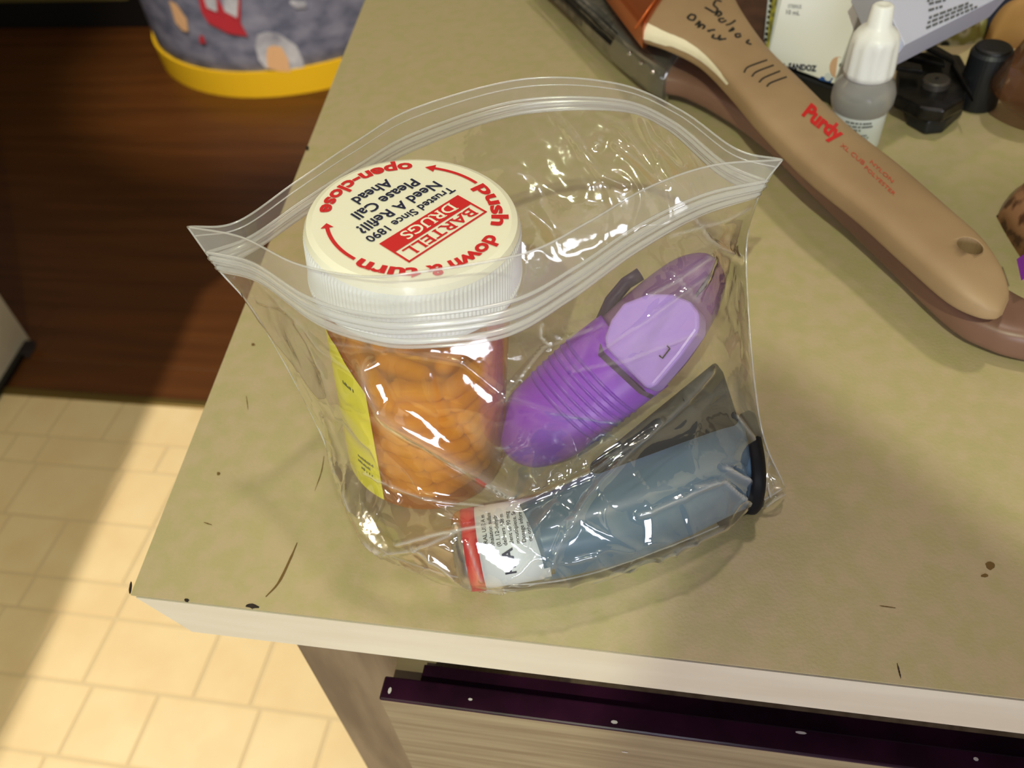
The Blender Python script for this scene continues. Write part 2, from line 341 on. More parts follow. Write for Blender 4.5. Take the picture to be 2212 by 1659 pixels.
strokeflat([(642, 1172), (628, 1205), (602, 1258), (574, 1289)], 5)
strokeflat([(700, 985), (694, 1020), (680, 1060)], 2)
strokeflat([(1938, 1432), (1946, 1465)], 3.5, mt='core'); strokeflat([(1900, 1308), (1935, 1313)], 2.5)
strokeflat([(440, 1128), (458, 1134)], 2.5); strokeflat([(532, 855), (536, 885)], 2)
def blob(c, rx, ry, mt='chip', parent=wt, name='chip', z=0.00015, th=0.0006, rot=0):
    pts = []
    for k in range(12):
        a = 2 * math.pi * k / 12; r = random.uniform(.75, 1.15); x, y = rx * r * math.cos(a), ry * r * math.sin(a)
        pts.append(P(c[0] + x * math.cos(rot) - y * math.sin(rot), c[1] + x * math.sin(rot) + y * math.cos(rot), z))
    return mesh(name, *prism(pts, (0, 0, -th)), M[mt], parent)
blob((545, 1309), 15, 5, rot=.1); blob((403, 1296), 6, 3.5); blob((472, 1023), 4, 4, 'scratch'); blob((547, 744), 4, 3, 'scratch')
blob((2140, 1222), 12, 9, 'scratch', name='stain'); blob((2128, 1243), 8, 4, 'scratch', name='stain'); blob((281, 1268), 2.5, 14, rot=.15)
blob((664, 320), 4, 5)
# ------------------------------------------------------------------ base cabinet
ca = thing('base_cabinet', 'grey-brown wooden base cabinet under the worktop', 'cabinet', (0.3, 0.5, 0))
mesh('side_panel', *box(-.1189, -.103, .136, 1.3, 0.0, ZC - .0195), M['greywood2'], ca)
mesh('stile', *box(-.1189, -.0774, .12, .136, 0.0, ZC - .0195), M['greywood2'], ca)
mesh('top_rail', *box(-.0774, 1.2, .124, .136, ZC - .060, ZC - .0195), M['plumdark'], ca)
mesh('back_panel', *box(-.103, 1.2, 1.28, 1.3, 0, ZC - .0195), M['greywood2'], ca)
mesh('bottom_panel', *box(-.103, 1.2, .136, 1.28, .09, .105), M['greywood2'], ca)
dr = mesh('drawer', *join([box(-.0789, 1.1, .0975, .1045, ZC - .22, ZC - .0425), box(-.0789, -.066, .1045, .42, ZC - .2, ZC - .05)]), M['greywood'], ca)
bevel(dr, 0.0006)
tp = mesh('painted_edge', *box(-.0789, 1.1, .0972, .1047, ZC - .0428, ZC - .0415), M['plum'], dr); bevel(tp, .0008)
mesh('inner_lip', *box(-.0689, 1.1, .1047, .112, ZC - .20, ZC - .047), M['plum'], dr)
for (px, py, a, b) in [(1016, 1511, 6, 3), (1327, 1560, 9, 4), (2108, 1640, 6, 4), (1540 + 190, 1583, 14, 3), (842, 1492, 5, 8)]:
    c = PP(px, py, (0, 0, ZC - .0413), (0, 0, 1)); s = .21 / 1853
    mesh('paint_chip', [c + Vector((a * s * math.cos(t), b * s * math.sin(t) * 1.2, .0001)) for t in np.linspace(0, 5.4, 7)], [tuple(range(7))], M['whitechip'], dr)
for (px, py, a, b) in [(1350, 1625, 9, 2.5)]:
    c = PY(px, py, .0973); s = .21 / 1853
    mesh('paint_chip', [c + Vector((a * s * math.cos(t), 0, b * s * math.sin(t) * 1.2)) for t in np.linspace(0, 5.4, 7)], [tuple(range(7))], M['whitechip'], dr)

# ------------------------------------------------------------------ round fabric hamper in the far room
hc = Vector((-1.17, 2.48, 0)); hr = 0.43
hm = thing('fabric_hamper', 'large round grey fabric hamper with a yellow hem and printed figures, behind the worktop', 'hamper', hc)
def hcyl(z0, z1, r0, r1, nseg=72, nz=8):
    prof = [(z0 + (z1 - z0) * i / nz, r0 + (r1 - r0) * i / nz) for i in range(nz + 1)]
    v, f = lathe(prof, nseg, hc)
    return [p + (p - hc).normalized() * 0.0015 * noise.noise(p * 6) for p in v], f
mesh('fabric_wall', *hcyl(.02, .78, hr, hr + .008), M['denim'], hm, smooth=True)
mesh('hem', *hcyl(.0, .073, hr + .006, hr + .009, nz=2), M['hem'], hm)
def hpatch(pts, mt, e=0.002, name='print'):
    out = []
    for px, py in pts:                       # ray meets the hamper's side
        d = ray(px, py); o2 = CAMP[:2] - np.array(hc[:2]); a = d[0] ** 2 + d[1] ** 2; b = 2 * (o2 @ d[:2]); c = o2 @ o2 - (hr + .005) ** 2
        t = (-b - math.sqrt(max(b * b - 4 * a * c, 0))) / (2 * a); p = Vector(CAMP + d * t); n = Vector((p.x - hc.x, p.y - hc.y, 0)).normalized(); out.append(p + n * e)
    cen = sum(out, Vector()) / len(out)
    return mesh(name, out + [cen], [(i, (i + 1) % len(out), len(out)) for i in range(len(out))], M[mt], hm)
hpatch([(556, 75), (575, 68), (600, 70), (640, 98), (655, 130), (658, 156), (620, 158), (575, 147), (560, 130), (552, 100)], 'clothwhite')
hpatch([(578, 102), (590, 97), (608, 100), (622, 125), (628, 154), (600, 152), (578, 145), (576, 120)], 'skin', .0035)
hpatch([(428, -10), (470, -10), (475, 30), (515, 40), (515, -10), (520, -10), (520, 48), (536, 78), (495, 72), (452, 50), (436, 25)], 'clothred')
hpatch([(440, -10), (468, -10), (470, 25), (448, 15)], 'clothwhite', .0035); hpatch([(482, -10), (516, -10), (513, 38), (485, 22)], 'clothwhite', .0035)
hpatch([(366, 0), (382, 8), (404, 40), (408, 68), (396, 66), (380, 48)], 'skin'); hpatch([(625, 0), (660, 2), (662, 16), (640, 18), (628, 8)], 'clothwhite')
hpatch([(432, 76), (440, 76), (446, 94), (432, 92)], 'clothred')

# ------------------------------------------------------------------ vial
tilt = math.atan2(.0105, .0895)
vm = Matrix.Translation((-.0705, .1583, ZC + .0034)) @ Matrix.Rotation(tilt, 4, 'Y')
vial = thing('pill_vial', 'orange prescription vial with white printed lid, leaning inside the clear bag', 'pill bottle', mat=vm)
RV = .0232
vb = mesh('vial_body', *join([lathe([(.0, RV - .003), (.0005, RV - .001), (.002, RV), (.072, RV + .0006)], 64, cap=False), lathe([(0, .0001), (0, RV - .003)], 64, cap=False)]), M['amber'], vial, smooth=True)
prof = [(.0725, .0235), (.0722, .0255), (.0728, .0262), (.0738, .0263), (.0745, .0258), (.0852, .0255), (.0868, .0252), (.0879, .0243), (.0883, .0232)]
NR = 150; v = []; f = []
for k, (z, r) in enumerate(prof):
    for i in range(NR * 2):
        a = math.pi * i / NR; rr = r + (.00022 if (i % 2 and 4 <= k <= 5) else 0); v.append((rr * math.cos(a), rr * math.sin(a), z))
n2 = NR * 2
for k in range(len(prof) - 1):
    for i in range(n2): f.append((k * n2 + i, k * n2 + (i + 1) % n2, (k + 1) * n2 + (i + 1) % n2, (k + 1) * n2 + i))
f.append(tuple(range(n2 - 1, -1, -1)))
lid = mesh('lid', v, f, M['white'], vial, smooth=False)
mesh('lid_top', *lathe([(.0868, .0253), (.0882, .0246), (.0888, .0232), (.0889, .0001)], 96), M['lidtop'], lid, smooth=False)
ZL = .08905
a1 = math.radians(-121.8); E1 = Vector((math.cos(a1), math.sin(a1), 0)); E2 = Vector((-E1.y, E1.x, 0))
def lidpt(x, y, z=ZL): return E1 * x + E2 * y + Vector((0, 0, z))
mm = .001
def quad(x0, x1, y0, y1, z=ZL): return [lidpt(x0 * mm, y0 * mm, z), lidpt(x1 * mm, y0 * mm, z), lidpt(x1 * mm, y1 * mm, z), lidpt(x0 * mm, y1 * mm, z)], [(0, 1, 2, 3)]
# serif capitals drawn as strokes: main face from the font plus small slab serifs
def serif(s, x0, x1, y, h, z=ZL):
    parts = [text(lambda a, b: lidpt(a + (x0 + x1) / 2 * mm, b + y * mm, z), s, h * mm / .72, 0.012, width=(x1 - x0) * mm)]
    vv, ff = text2d(s, 0.012); tx0 = min(p[0] for p in vv); tx1 = max(p[0] for p in vv); k = (x1 - x0) / (tx1 - tx0)
    adv = 0
    for i, ch in enumerate(s):
        pv = text2d(s[:i + 1], 0.012)[0]; r = max(p[0] for p in pv); cv = text2d(ch, 0.012)[0]; wch = max(p[0] for p in cv) - min(p[0] for p in cv); l = r - wch
        X = lambda q: x0 + (q - tx0) * k
        t = h * .09; sw = wch * k * .2
        feet = {'B': [(0, 0), (0, 1)], 'A': [(0, 0), (1, 0)], 'R': [(0, 0), (0, 1), (1, 0)], 'T': [(.5, 0)], 'E': [(0, 0), (0, 1)], 'L': [(0, 0), (0, 1)], 'D': [(0, 0), (0, 1)], 'U': [(0, 1), (1, 1)], 'I': [(.5, 0), (.5, 1)], 'N': [(0, 0), (0, 1), (1, 1)], 'P': [(0, 0), (0, 1)]}.get(ch, [])
        for fx, fy in feet:
            inn = .12 * wch * (1 if fx == 0 else -1 if fx == 1 else 0)
            cx = X(l + wch * fx + inn); yy = y if fy == 0 else y + h - t
            parts.append(quad(cx - sw, cx + sw, yy, yy + t, z))
    return join(parts)
mesh('red_panel', *quad(-13.2, 12.4, 2.0, 6.7), M['red'], lid)
fr = join([quad(-13.2, 12.4, 11.1, 11.6), quad(-13.2, -12.6, 6.7, 11.6), quad(11.8, 12.4, 6.7, 11.6), ])
mesh('red_frame', *fr, M['red'], lid)
mesh('lettering', *serif('BARTELL', -11.2, 10.6, 7.4, 3.1), M['red'], lid)
mesh('lettering', *serif('DRUGS', -9.2, 7.0, 2.7, 3.2, ZL + .00004), M['cream'], lid)
def line(s, x0, x1, y, size, bold=.02): return text(lambda a, b: lidpt(a + (x0 + x1) / 2 * mm, b + y * mm), s, size * mm, bold, width=(x1 - x0) * mm)
mesh('lettering', *join([line('Trusted Since 1890', -14.3, 13.3, -1.9, 3.3), line('Need A Refill?', -13.4, 12.4, -6.2, 4.3), line('Please Call', -10.4, 9.6, -10.8, 4.4), line('Ahead', -6, 5.6, -15.2, 4.4)]), M['navy'], lid)
def arc(s, r0, ac, size, cw, span, bold=.035):
    v, f = text2d(s, bold); x0 = min(p[0] for p in v); x1 = max(p[0] for p in v); out = []
    for x, y in v:
        t = (x - x0) / (x1 - x0) - .5; a = math.radians(ac + (-t if cw else t) * span); r = r0 + (y if cw else -y) * size
        out.append(Vector((r * mm * math.cos(a), r * mm * math.sin(a), ZL)))
    return out, f
def arrow(a0, a1_, r, w_=.45):
    V = []; Fc = []; n = 12; e = a1_ - 6 * (1 if a1_ > a0 else -1)
    for i in range(n + 1):
        a = math.radians(a0 + (e - a0) * i / n)
        for rr in (r - w_, r + w_): V.append(Vector((rr * mm * math.cos(a), rr * mm * math.sin(a), ZL)))
    for i in range(n): Fc.append((2 * i, 2 * i + 1, 2 * i + 3, 2 * i + 2))
    k = len(V)
    for aa, rr in ((e, r - 1.5), (e, r + 1.5), (a1_ + 1, r)): V.append(Vector((rr * mm * math.cos(math.radians(aa)), rr * mm * math.sin(math.radians(aa)), ZL)))
    Fc.append((k, k + 1, k + 2)); return V, Fc
mesh('rim_lettering', *join([arc('push', 18.6, 25.5, 5.4, True, 49), arc('down', 18.6, -31, 5.4, True, 42), arc('&', 18.6, -62, 5.2, True, 11), arc('turn', 18.8, -92, 5.2, True, 42), arc('open-close', 21.7, 146, 5.2, False, 84)]), M['red'], lid)
mesh('arrow', *arrow(53, 94, 20.0), M['red'], lid); mesh('arrow', *arrow(-116, -161, 19.8), M['red'], lid)
# yellow label wrapped on the side
lab = []; lf = []; na, nz = 20, 16; RL = RV + .0010
def lpt(a, z, r=RL): return Vector((r * math.cos(math.radians(a)), r * math.sin(math.radians(a)), z))
for j in range(nz + 1):
    z = .004 + .056 * j / nz; t = j / nz
    right = 252 - 4 * t - (22 * ((t - .82) / .18) if t > .82 else 0); left = 172
    for i in range(na + 1): lab.append(lpt(left + (right - left) * i / na, z))
for j in range(nz):
    for i in range(na): lf.append((j * (na + 1) + i, j * (na + 1) + i + 1, (j + 1) * (na + 1) + i + 1, (j + 1) * (na + 1) + i))
lb = mesh('label', lab, lf, M['yellow'], vial, smooth=True); lb['label'] = 'bright yellow paper label'
mk = []
for (a0, z0, n) in ((232, .047, 9), (236, .018, 12), (234, .0155, 11), (238, .013, 9)):
    for i in range(n):
        a = a0 + i * 1.25 - 4; h = random.uniform(.0007, .0014)
        if random.random() < .85: mk.append(([lpt(a, z0, RL + .0001), lpt(a + .75, z0, RL + .0001), lpt(a + .75, z0 + h, RL + .0001), lpt(a, z0 + h, RL + .0001)], [(0, 1, 2, 3)]))
mesh('print_marks', *join(mk), M['ink'], lb, kind='stuff')
# capsules in the vial: copies of one capsule
def capsule_mesh():
    L_, r_ = .0052, .0027; prof = []
    for i in range(5): a = math.pi / 2 * i / 4; prof.append((-L_ - r_ * math.cos(a), max(r_ * math.sin(a), .0001)))
    for i in range(5): a = math.pi / 2 * i / 4; prof.append((L_ + r_ * math.sin(a), max(r_ * math.cos(a), .0001)))
    return lathe(prof, 12)
cap0 = None
def add_capsule(loc, rot):
    global cap0
    if cap0 is None:
        v, f = capsule_mesh(); me = bpy.data.meshes.new('capsule'); me.from_pydata([tuple(p) for p in v], [], f); me.materials.append(M['capsule'])
        for p in me.polygons: p.use_smooth = True
        o = bpy.data.objects.new('capsule', me); cap0 = o
    else: o = cap0.copy()
    C.objects.link(o); o.matrix_world = vm @ Matrix.Translation(loc) @ rot
    tag(o, 'small yellow-orange capsule piled inside the orange vial', 'capsule', 'capsules inside the orange vial')
z = .0058; lay = 0
while z < .050:
    for (nr, rr) in ((8, .0182), (4, .0105), (1, 0)):
        for i in range(nr):
            a = 2 * math.pi * (i + .5 * (lay % 2)) / nr + lay * .3; tang = Matrix.Rotation(a + math.pi / 2, 4, 'Z') @ Matrix.Rotation(math.pi / 2, 4, 'Y')
            add_capsule((rr * math.cos(a) * .97, rr * math.sin(a) * .97, z + random.uniform(-.0004, .0004)), tang @ Matrix.Rotation(random.uniform(-.12, .12), 4, 'X'))
    z += .0059; lay += 1

# ------------------------------------------------------------------ purple device
A = P(1165, 925, .0155); B = P(1505, 615, .050); ax = (B - A).normalized()
n0 = Vector((.05, -.35, 1)); nP = (n0 - ax * n0.dot(ax)).normalized()
def pp(px, py, e=0.0): return PP(px, py, A + nP * e, nP)
pd = thing('purple_inhaler', 'purple rounded inhaler with ribbed grip and lavender cover, resting on the blue inhaler', 'inhaler', P(1300, 800, .015))
perp = (.67, .74)
def psec(cx, cy, w_, th=None): return (pp(cx - perp[0] * w_, cy - perp[1] * w_), pp(cx + perp[0] * w_, cy + perp[1] * w_), nP * (th if th else .0108 * w_ / 100))
s1 = [(1099, 985, 6), (1104, 980, 32), (1122, 964, 62), (1165, 925, 90), (1220, 880, 98), (1290, 820, 102), (1372, 757, 103)]
s2 = [(1372, 757, 99), (1420, 710, 95), (1470, 655, 84), (1505, 615, 70), (1530, 588, 52), (1545, 570, 30), (1551, 563, 6)]
mesh('grip', *loft([psec(*s) for s in s1], 40), M['violet'], pd, smooth=True)
up = mesh('upper_shell', *loft([psec(*s) for s in s2], 40), M['mauve'], pd, smooth=True); up['label'] = 'mauve upper shell'
for i in range(7):
    t = i / 6; cx, cy = 1222 + 78 * t, 878 - 66 * t; w_ = 98 + 4 * t
    rb = loft([psec(cx - 4.5, cy + 4, w_ * .985), psec(cx, cy, w_ * 1.035), psec(cx + 4.5, cy - 4, w_ * .985)], 36, sub=3)
    mesh('rib', *rb, M['rib'], pd, smooth=True)
cov = [(1304, 728), (1318, 690), (1345, 654), (1400, 633), (1452, 634), (1490, 650), (1510, 675), (1510, 712), (1468, 770), (1412, 836), (1394, 838), (1318, 762), (1306, 748)]
co = mesh('cover', *prism([pp(x, y, .0128) for x, y in cov], nP * -.009), M['lavender'], pd); bevel(co, .0016, 3); co['label'] = 'lavender cover plate'
jd = [(1296, 742), (1306, 762), (1390, 845), (1404, 850), (1396, 858), (1380, 850), (1292, 768)]
mesh('joint', *prism([pp(x, y, .0112) for x, y in jd], nP * -.004), M['darkviolet'], pd)
mesh('catch', *tube([pp(1292, 712, .002), pp(1320, 650, .004), pp(1352, 612, .004), pp(1383, 592, .003)], .0020, 10), M['darkviolet'], pd, smooth=True)
mesh('slot', *tube([pp(1498, 645, .0068), pp(1530, 606, .0062), pp(1549, 572, .0025)], .0007, 6), M['darkviolet'], pd)
mesh('mark', *join([tube([pp(1424, 768, .0131), pp(1431, 774, .0131), pp(1447, 753, .0131), pp(1441, 747, .0131)], .00022, 4)]), M['ink'], co)

# ------------------------------------------------------------------ blue inhaler
ih = thing('blue_inhaler', 'slate blue press inhaler with charcoal cap and metal canister, lying at the bag bottom', 'inhaler', P(1400, 1080, .001))
up3 = Vector((0, 0, .0122)); zi = .0142
secs = [((1120, 1116), (1176, 1232), .0106), ((1180, 1092), (1232, 1222), .0110), ((1290, 1040), (1364, 1190), .0112), ((1430, 986), (1490, 1138), .0112), ((1540, 950), (1582, 1092), .0112), ((1590, 936), (1622, 1074), .0110)]
mesh('body', *loft([(P(*a, zi), P(*b, zi), Vector((0, 0, t))) for a, b, t in secs], 40, 2.8), M['teal'], ih, smooth=True)
mp = [(1270, 1000), (1428, 872), (1546, 776), (1564, 800), (1596, 900), (1596, 950), (1440, 980), (1290, 1030)]
mc = mesh('mouthpiece_cap', *prism([P(x, y, .0245) for x, y in mp], (0, .001, -.019)), M['darkcap'], ih); bevel(mc, .0015, 3); mc['label'] = 'charcoal mouthpiece cap'
es = [(P(1590, 926, zi), P(1620, 1084, zi), Vector((0, 0, .0124))), (P(1606, 918, zi), P(1640, 1086, zi), Vector((0, 0, .0124))), (P(1618, 918, zi), P(1650, 1080, zi), Vector((0, 0, .0110)))]
mesh('cap_strap', *loft(es, 36, 2.8, 3), M['darkcap'], ih, smooth=True)
mesh('cap_tab', *prism([P(x, y, .0045) for x, y in [(1540, 1104), (1640, 1056), (1652, 1082), (1556, 1124)]], (0, 0, -.003)), M['darkcap'], ih)
c0 = P(1185, 1158, .0132); c1 = P(982, 1192, .0125); axc = (c1 - c0).normalized(); rc = .0108
sd = axc.cross(Vector((0, 0, 1))).normalized(); uc = sd.cross(axc)
if uc.z < 0: uc = -uc
def cpt(s, a, r): return c0 + axc * s + (sd * math.cos(a) + uc * math.sin(a)) * r
Lc = (c1 - c0).length
def cyl(pr, n=48):
    v = []; f = []
    for s, r in pr:
        for i in range(n): v.append(cpt(s, 2 * math.pi * i / n, r))
    for k in range(len(pr) - 1):
        for i in range(n): f.append((k * n + i, k * n + (i + 1) % n, (k + 1) * n + (i + 1) % n, (k + 1) * n + i))
    f.append(tuple(range(n - 1, -1, -1))); f.append(tuple(range((len(pr) - 1) * n, len(pr) * n))); return v, f
cn = mesh('canister', *cyl([(0, rc), (Lc * .86, rc), (Lc * .93, rc * .96), (Lc * .97, rc * .85), (Lc, rc * .6), (Lc * 1.005, .001)]), M['steel'], ih, smooth=True)
s_of = lambda px: (P(px, 1170, .024) - c0).dot(axc)
sb0, sb1 = s_of(1030), s_of(998)
mesh('canister_label', *cyl([(.001, rc + .0001), (sb0, rc + .0001)]), M['labelwhite'], cn, smooth=True)
rb = mesh('red_band', *cyl([(sb0, rc + .00014), (sb1, rc + .00014)]), M['red'], cn, smooth=True); rb['label'] = 'red band around the canister'
# label text runs round the canister; rows step along its axis
def ctext(s, srow, a0, size, bold=0):
    v, f = text2d(s, bold); x0 = min(p[0] for p in v); r = rc + .00025
    return [cpt(srow + y * size * 1.0, a0 + sgn * (x - x0) * size / r, r) for x, y in v], f
# which angular direction runs away from the viewer (up the picture)
sgn = 1 if (cpt(0, math.radians(100), rc).y > cpt(0, math.radians(80), rc).y) else -1
aN = math.pi / 2 - sgn * 1.05
rowsT = ['ORAL USE A m', 'Inhalation sulfate', '(0.1.12-dehydr', 'delivers 108 m', 'alent to 90 mcg', 'mouthpiece. Se', 'Dosage inform', 'or other']
lt = []
for i, s in enumerate(rowsT): lt.append(ctext(s, sb0 - .0026 - i * .00162, aN + sgn * .42, .0015, .012))
mesh('lettering', *join(lt), M['ink'], cn)
mesh('lettering', *ctext('HFA', sb0 - .0085, aN - sgn * .32, .0040, .03), M['navy'], cn)

# ------------------------------------------------------------------ zip bag
bag = thing('zip_bag', 'clear plastic zip bag standing open on the worktop with the vial and inhalers inside', 'bag', P(1150, 1100, 0))
sl = [P(405, 490, .085), P(470, 580, .075), P(560, 690, .06), P(690, 930, .03), P(738, 1075, .0022)]
sr = [P(1690, 345, .085), P(1640, 420, .075), P(1612, 560, .05), P(1640, 900, .03), P(1695, 1052, .0022)]
F0 = [sl[0], P(520, 512, .09), P(640, 570, .0945), P(780, 597, .0965), P(900, 588, .0975), P(1130, 548, .0965), P(1270, 480, .095), P(1400, 405, .092), P(1540, 357, .089), sr[0]]
F1 = [sl[1], P(560, 605, .078), P(680, 690, .0815), P(790, 730, .083), P(900, 742, .084), P(1090, 718, .084), P(1230, 640, .083), P(1370, 540, .081), P(1510, 462, .078), sr[1]]
F2 = [sl[2], P(640, 790, .060), PY(740, 870, .121), PY(830, 900, .1205), PY(900, 905, .120), PY(1090, 905, .121), P(1230, 860, .062), P(1350, 800, .062), P(1530, 640, .066), sr[2]]
F3 = [sl[3], PY(755, 985, .124), PY(820, 1030, .119), PY(880, 1060, .117), PY(960, 1070, .1165), P(1110, 1060, .0345), P(1230, 1010, .0365), P(1350, 950, .040), P(1540, 860, .038), sr[3]]
F4 = [sl[4], P(775, 1140, .0016), P(830, 1192, .0014), P(900, 1222, .0014), P(980, 1245, .0014), P(1110, 1263, .0014), P(1250, 1246, .0014), P(1400, 1198, .0014), P(1570, 1128, .0014), sr[4]]
B0 = [sl[0], P(510, 480, .0875), P(640, 392, .090), P(770, 305, .0915), P(900, 232, .0925), P(1130, 171, .093), P(1330, 180, .0925), P(1470, 238, .090), P(1590, 322, .087), sr[0]]
B1 = [sl[1], P(560, 530, .077), P(660, 460, .078), P(780, 385, .079), P(900, 318, .0795), P(1110, 246, .080), P(1330, 236, .0800), P(1440, 275, .079), P(1550, 370, .077), sr[1]]
def W(*a): return Vector((a[0], a[1], ZC + a[2]))
B2 = [sl[2], W(-.102, .172, .055), W(-.090, .187, .052), W(-.072, .196, .05), W(-.055, .2, .05), W(-.035, .204, .05), W(-.015, .2085, .055), W(0, .2105, .056), W(.013, .209, .054), sr[2]]
B3 = [sl[3], W(-.097, .16, .024), W(-.088, .178, .02), W(-.072, .188, .018), W(-.055, .193, .016), W(-.035, .197, .016), W(-.015, .2, .017), W(0, .199, .018), W(.015, .19, .02), sr[3]]
B4 = [sl[4], W(-.096, .155, .0012), W(-.086, .172, .0011), W(-.072, .184, .001), W(-.055, .188, .001), W(-.035, .189, .001), W(-.015, .189, .001), W(0, .187, .001), W(.016, .178, .001), sr[4]]
F35 = [F3[0].lerp(F4[0], .66)] + [P(proj(b)[0], proj(b)[1] + 7, .017) for b in F4[1:-1]] + [F3[-1].lerp(F4[-1], .66)]
F33 = [F3[0].lerp(F4[0], .33)] + [a.lerp(b, .5) + Vector((0, -.003, .0035)) for a, b in zip(F3[1:-1], F35[1:-1])] + [F3[-1].lerp(F4[-1], .33)]
F4b = [v + Vector((0, 0, -.0008)) for v in F4]
creases = [([(797, 786), (795, 830), (820, 880), (930, 945), (1020, 1000), (1098, 1052)], 23, .0030, .2),
  ([(560, 610), (640, 690), (700, 760), (760, 800)], 6, .0008, .15), ([(530, 640), (620, 760), (700, 860)], 6, .0010, .12),
  ([(715, 740), (880, 760), (1000, 780), (1090, 852), (1200, 885), (1330, 905)], 7, .0009, .12),
  ([(640, 700), (700, 800), (730, 900)], 5, .0008, .12), ([(560, 650), (700, 690), (830, 760)], 5, .0007, .10),
  ([(1180, 1242), (1215, 1160), (1270, 1080), (1420, 905)], 8, .0012, .16), ([(1120, 1090), (1280, 1020), (1440, 900), (1530, 800)], 9, .0013, .14),
  ([(860, 1170), (960, 1148), (1065, 1138)], 6, .0010, 0.55), ([(835, 1192), (900, 1180), (990, 1145)], 6, .0010, 0.48), ([(745, 1135), (830, 1195)], 6, .0008, 0.48),
  ([(895, 1175), (985, 1240)], 6, .0008, 0.40), ([(1010, 1170), (1040, 1250)], 6, .0008, 0.40), ([(790, 1020), (870, 1055), (950, 1080), (1040, 1090)], 6, .0009, 0.40),
  ([(1500, 1050), (1560, 1040), (1610, 1085)], 7, .0010, 0.48), ([(1380, 1110), (1470, 1075), (1540, 1040)], 8, .0012, 0.40), ([(1590, 900), (1650, 980), (1648, 1060)], 8, .0010, 0.29),
  ([(1400, 640), (1460, 610), (1530, 560)], 7, .0008, 0.32), ([(1450, 590), (1500, 650), (1540, 560)], 7, .0008, 0.24), ([(1290, 760), (1400, 690), (1520, 600)], 7, .0007, 0.19),
  ([(1230, 800), (1350, 780), (1500, 720)], 7, .0007, 0.19), ([(1080, 860), (1170, 750), (1300, 700)], 7, .0008, 0.19),
  ([(1500, 470), (1530, 520), (1600, 560)], 7, .0009, 0.32), ([(1450, 510), (1560, 480), (1620, 450)], 7, .0009, 0.32), ([(700, 900), (720, 1000), (760, 1100)], 6, .0008, 0.32),
  ([(1240, 1270), (1400, 1215), (1560, 1140)], 6, .0006, 0.19), ([(1560, 1010), (1620, 1040)], 8, .0012, 0.55), ([(1170, 700), (1165, 725), (1180, 745)], 5, .0006, 0.55)]
bcreases = [([(1200, 245), (1240, 300), (1300, 380), (1350, 400)], 7, .0012, .12), ([(1385, 245), (1410, 300), (1480, 360)], 7, .0012, .14),
  ([(1480, 290), (1500, 330), (1520, 360)], 7, .0012, .3), ([(1290, 250), (1340, 270), (1380, 320), (1440, 400)], 6, .001, .08), ([(1285, 320), (1300, 300)], 6, .001, .4), ([(1330, 310), (1380, 350), (1420, 390)], 7, .001, .15)]
def sdist(p, poly):
    p = np.array(p); best = np.full(len(p), 1e9)
    for a, b in zip(poly[:-1], poly[1:]):
        a = np.array(a, float); b = np.array(b, float); d = b - a; t = np.clip(((p - a) @ d) / (d @ d), 0, 1)
        best = np.minimum(best, np.linalg.norm(p - (a + t[:, None] * d), axis=1))
    return best
def sheet(name, rows_, nu, nv, mt, parent, cr=(), amp=.0007, side=1, free_top=True, z_min=None):
    rows2 = [crom([tuple(v) for v in r], nu) for r in rows_]
    cols = [crom([r[i] for r in rows2], nv) for i in range(nu)]
    G = np.array([[cols[i][j] for i in range(nu)] for j in range(nv)])
    du = np.gradient(G, axis=1); dv = np.gradient(G, axis=0); Nn = np.cross(du, dv); Nn /= np.linalg.norm(Nn, axis=2, keepdims=True) + 1e-12
    tocam = CAMP - G; s = np.sign(np.sum(Nn * tocam, axis=2, keepdims=True)); Nn = Nn * s.mean() if abs(s.mean()) > .4 else Nn * s
    Nn /= np.linalg.norm(Nn, axis=2, keepdims=True) + 1e-12
    pts = G.reshape(-1, 3); q = (pts - CAMP) @ RM; px = np.stack([CX + q[:, 0] * F / -q[:, 2], CY - q[:, 1] * F / -q[:, 2]], 1)
    disp = np.zeros(len(pts)); hz = np.zeros(len(pts))
    jj, ii = np.divmod(np.arange(len(pts)), nu); fade = np.sin(np.pi * ii / (nu - 1)) ** .4 * np.minimum(1, jj / (nv * .12)) * np.minimum(1, (nv - 1 - jj) / (nv * .08))
    if amp:
        for k in range(len(pts)):
            p = Vector(pts[k]) * 1.0
            a = noise.noise(p * 38 + Vector((side * 7, 0, 0))); b = noise.noise(Vector((p.x * 90 + p.z * 60, p.y * 60, p.z * 40 - p.x * 50)))
            q_ = Vector((p.x + .35 * p.z, p.y, p.z * .8)) * 58; q_ += Vector((a, b, a - b)) * .7
            ds = noise.voronoi(q_ + Vector((side * 3, 0, 0)))[0]; vr = math.exp(-(ds[1] - ds[0]) / .09)
            low = min(1, max(0.3, 1 - (p.z - ZC - .02) / .05)) if side == 1 else .8
            disp[k] = amp * fade[k] * (.7 * (1 - abs(a) * 3.2) * .6 + (1 - abs(b) * 3) * .4 + (1.1 * low) * vr); hz[k] = .05 * vr * fade[k]
    for poly, wpx, am, h in cr:
        d = sdist(px, poly)
        if am > .0018: disp *= 1 - np.exp(-(d / (wpx * 2.2)) ** 2)
    for poly, wpx, am, h in cr:
        d = sdist(px, poly); g_ = np.exp(-(d / wpx) ** 2)
        disp += g_ * am * np.minimum(1, fade * 2); hz = np.maximum(hz, h * np.exp(-(d / (wpx * .45)) ** 2))
    out = pts + Nn.reshape(-1, 3) * disp[:, None]
    if z_min: out[:, 2] = np.maximum(out[:, 2], z_min)
    f = [(j * nu + i, j * nu + i + 1, (j + 1) * nu + i + 1, (j + 1) * nu + i) for j in range(nv - 1) for i in range(nu - 1)]
    o = mesh(name, [tuple(v) for v in out], f, M[mt], parent, smooth=True)
    at = o.data.attributes.new('haze', 'FLOAT', 'POINT'); at.data.foreach_set('value', hz)
    return o
